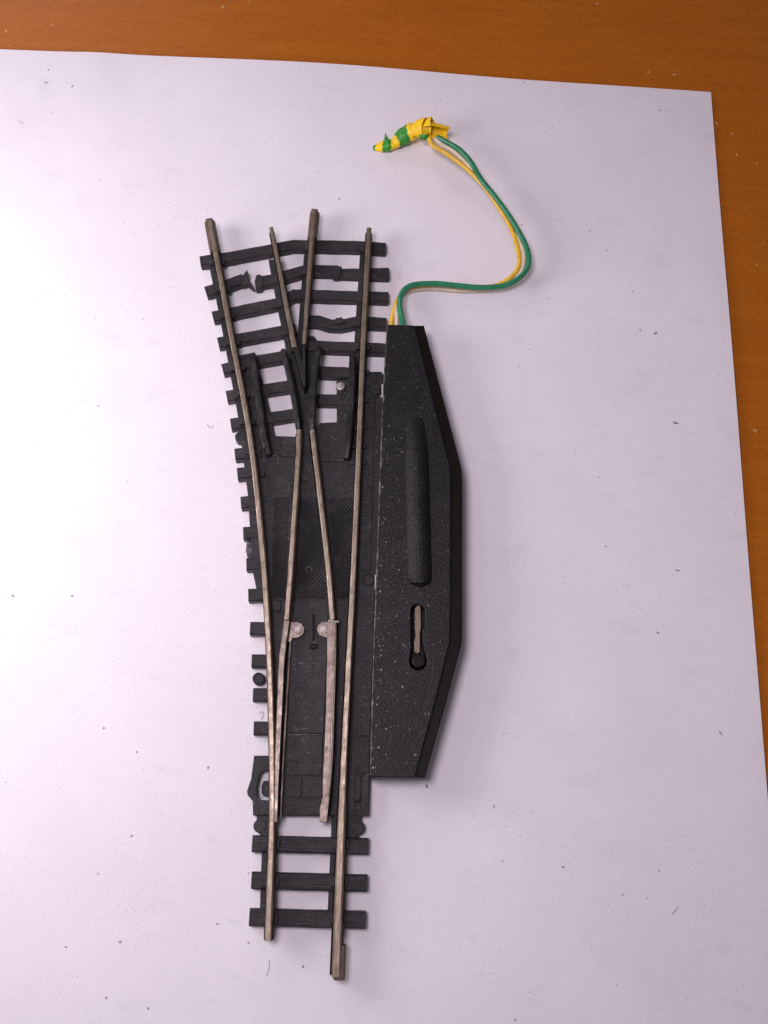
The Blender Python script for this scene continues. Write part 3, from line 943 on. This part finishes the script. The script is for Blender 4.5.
free = lambda x, y: not (-35 < x < 14 and -67 < y < 55)
spots = []
clusters = [(random.uniform(-80, 58), random.uniform(-75, 84)) for _ in range(48)]
while len(spots) < 1000:
    if random.random() < 0.45:
        c = random.choice(clusters); x, y = random.gauss(c[0], 3), random.gauss(c[1], 3)
    else:
        x, y = random.uniform(-90, 59), random.uniform(-80, 86)
    if not (-95 < x < 59.5 and -85 < y < 86.8):
        continue
    if not free(x, y) and random.random() < 0.8:
        continue
    spots.append((x, y, min(0.22, 0.05 * random.lognormvariate(0, 0.5)), random.choice((1, 1, 1.6, 3)), random.uniform(0, 6.28)))
for px, py, r, el in [(103.5, 728, 0.26, 1.2), (136.5, 752, 0.22, 1.4), (47, 85, 0.3, 1.3), (49.5, 72, 0.2, 2), (676, 423, 0.28, 2), (98.5, 406.5, 0.22, 1.2), (72, 596, 0.24, 1.3), (12, 595.5, 0.26, 1.6),
                      (208, 768, 0.24, 1.5), (131.5, 836, 0.22, 1.4), (120, 942, 0.22, 1.6), (106.5, 997.5, 0.22, 1.4), (66, 947, 0.2, 1.2), (148.5, 1008, 0.2, 1.4), (720.5, 733, 0.24, 2.2), (427, 786.5, 0.28, 1.2), (303, 967, 0.24, 1.2), (248.5, 943, 0.22, 1.8),
                      (563, 867, 0.2, 1.3), (655, 333, 0.3, 1.6), (640, 330, 0.24, 1.5), (522, 224, 0.25, 1.3), (590, 230, 0.2, 1.2), (523, 84, 0.25, 1.6), (678, 570, 0.22, 2.6), (515, 1020, 0.26, 1.3), (606, 546, 0.18, 1.2)]:
    x, y = at(px, py, 0.0)
    spots.append((x, y, r, el, random.uniform(0, 6.28)))
m_ = bits("dust", spots, M_DUST, lambda x, y: paper_z(x, y) - 0.02)
# a few curled fibres
for pts in ([(207, 424), (209, 427), (212, 427.5), (213, 425)], [(259.5, 713.6), (261.5, 711.6), (263.4, 713), (262.6, 717), (260.8, 719.6)], [(269, 960), (269, 968), (266.5, 976)],
            [(18, 122.4), (21, 122.8), (23.4, 125)], [(672, 914), (676, 910), (678.5, 906)]):
    tube(m_, smooth_path([(*at(a, b, 0.1), paper_z(*at(a, b, 0.1)) + 0.04) for a, b in pts], 5), 0.045, M_DUST, 6)
dust = m_.build("dust"); dust["kind"] = "stuff"

spots = []
for _ in range(420):
    x, y = random.uniform(-85, 85), random.uniform(-60, 125)
    if x < 61.5 and y < 89:
        continue
    spots.append((x, y, min(0.26, 0.05 * random.lognormvariate(0, 0.55)), random.choice((1, 1.4, 2)), random.uniform(0, 6.28)))
for px, py, r in [(52.5, 24.5, 0.3), (223, 6.5, 0.38), (649, 72, 0.3), (674, 74, 0.34), (716.5, 124, 0.35), (732, 134, 0.34), (737, 155, 0.28), (753, 133, 0.22), (757, 163, 0.22), (763, 242, 0.2), (757, 265, 0.3), (755.5, 431, 0.42), (250, 1, 0.25), (6.5, 31, 0.24)]:
    x, y = at(px, py, -0.6)
    spots.append((x, y, r, 1.4, random.uniform(0, 6.28)))
crumbs = bits("crumbs", spots, M_CRUMB, lambda x, y: -0.62).build("crumbs"); crumbs["kind"] = "stuff"

# ------------------------------------------------------------------ light
def area(name, loc, target, size, power, color):
    l = bpy.data.lights.new(name, 'AREA')
    l.shape = 'DISK'
    l.size = size * S
    l.energy = power
    l.color = color
    o = bpy.data.objects.new(name, l)
    COL.objects.link(o)
    o.location = Vector(loc) * S
    d = (Vector(target) - Vector(loc)).normalized()
    o.rotation_euler = d.to_track_quat('-Z', 'Y').to_euler()
    return o
area("desk_lamp", (-52, -22, 205), (-25, 0, 0), 62, 2600, (1.0, 0.865, 0.985))
area("soft_lamp", (-132, 8, 66), (-86, 8, 0), 80, 1400, (1.0, 0.92, 0.985))
area("added_far_fill", (-260, 470, 300), (-40, 60, 0), 240, 5200, (1.0, 0.90, 0.95))  # added unseen light: gloss on the far table, brighter far paper
w = bpy.data.worlds.new("World"); scene.world = w
w.use_nodes = True
bg = w.node_tree.nodes["Background"]
bg.inputs["Color"].default_value = (1.0, 0.86, 0.985, 1)
bg.inputs["Strength"].default_value = 0.15

scene.view_settings.view_transform = 'Standard'
scene.view_settings.look = 'None'
scene.view_settings.exposure = 0.0
scene.view_settings.gamma = 1.0
scene.render.resolution_x = 768
scene.render.resolution_y = 1024
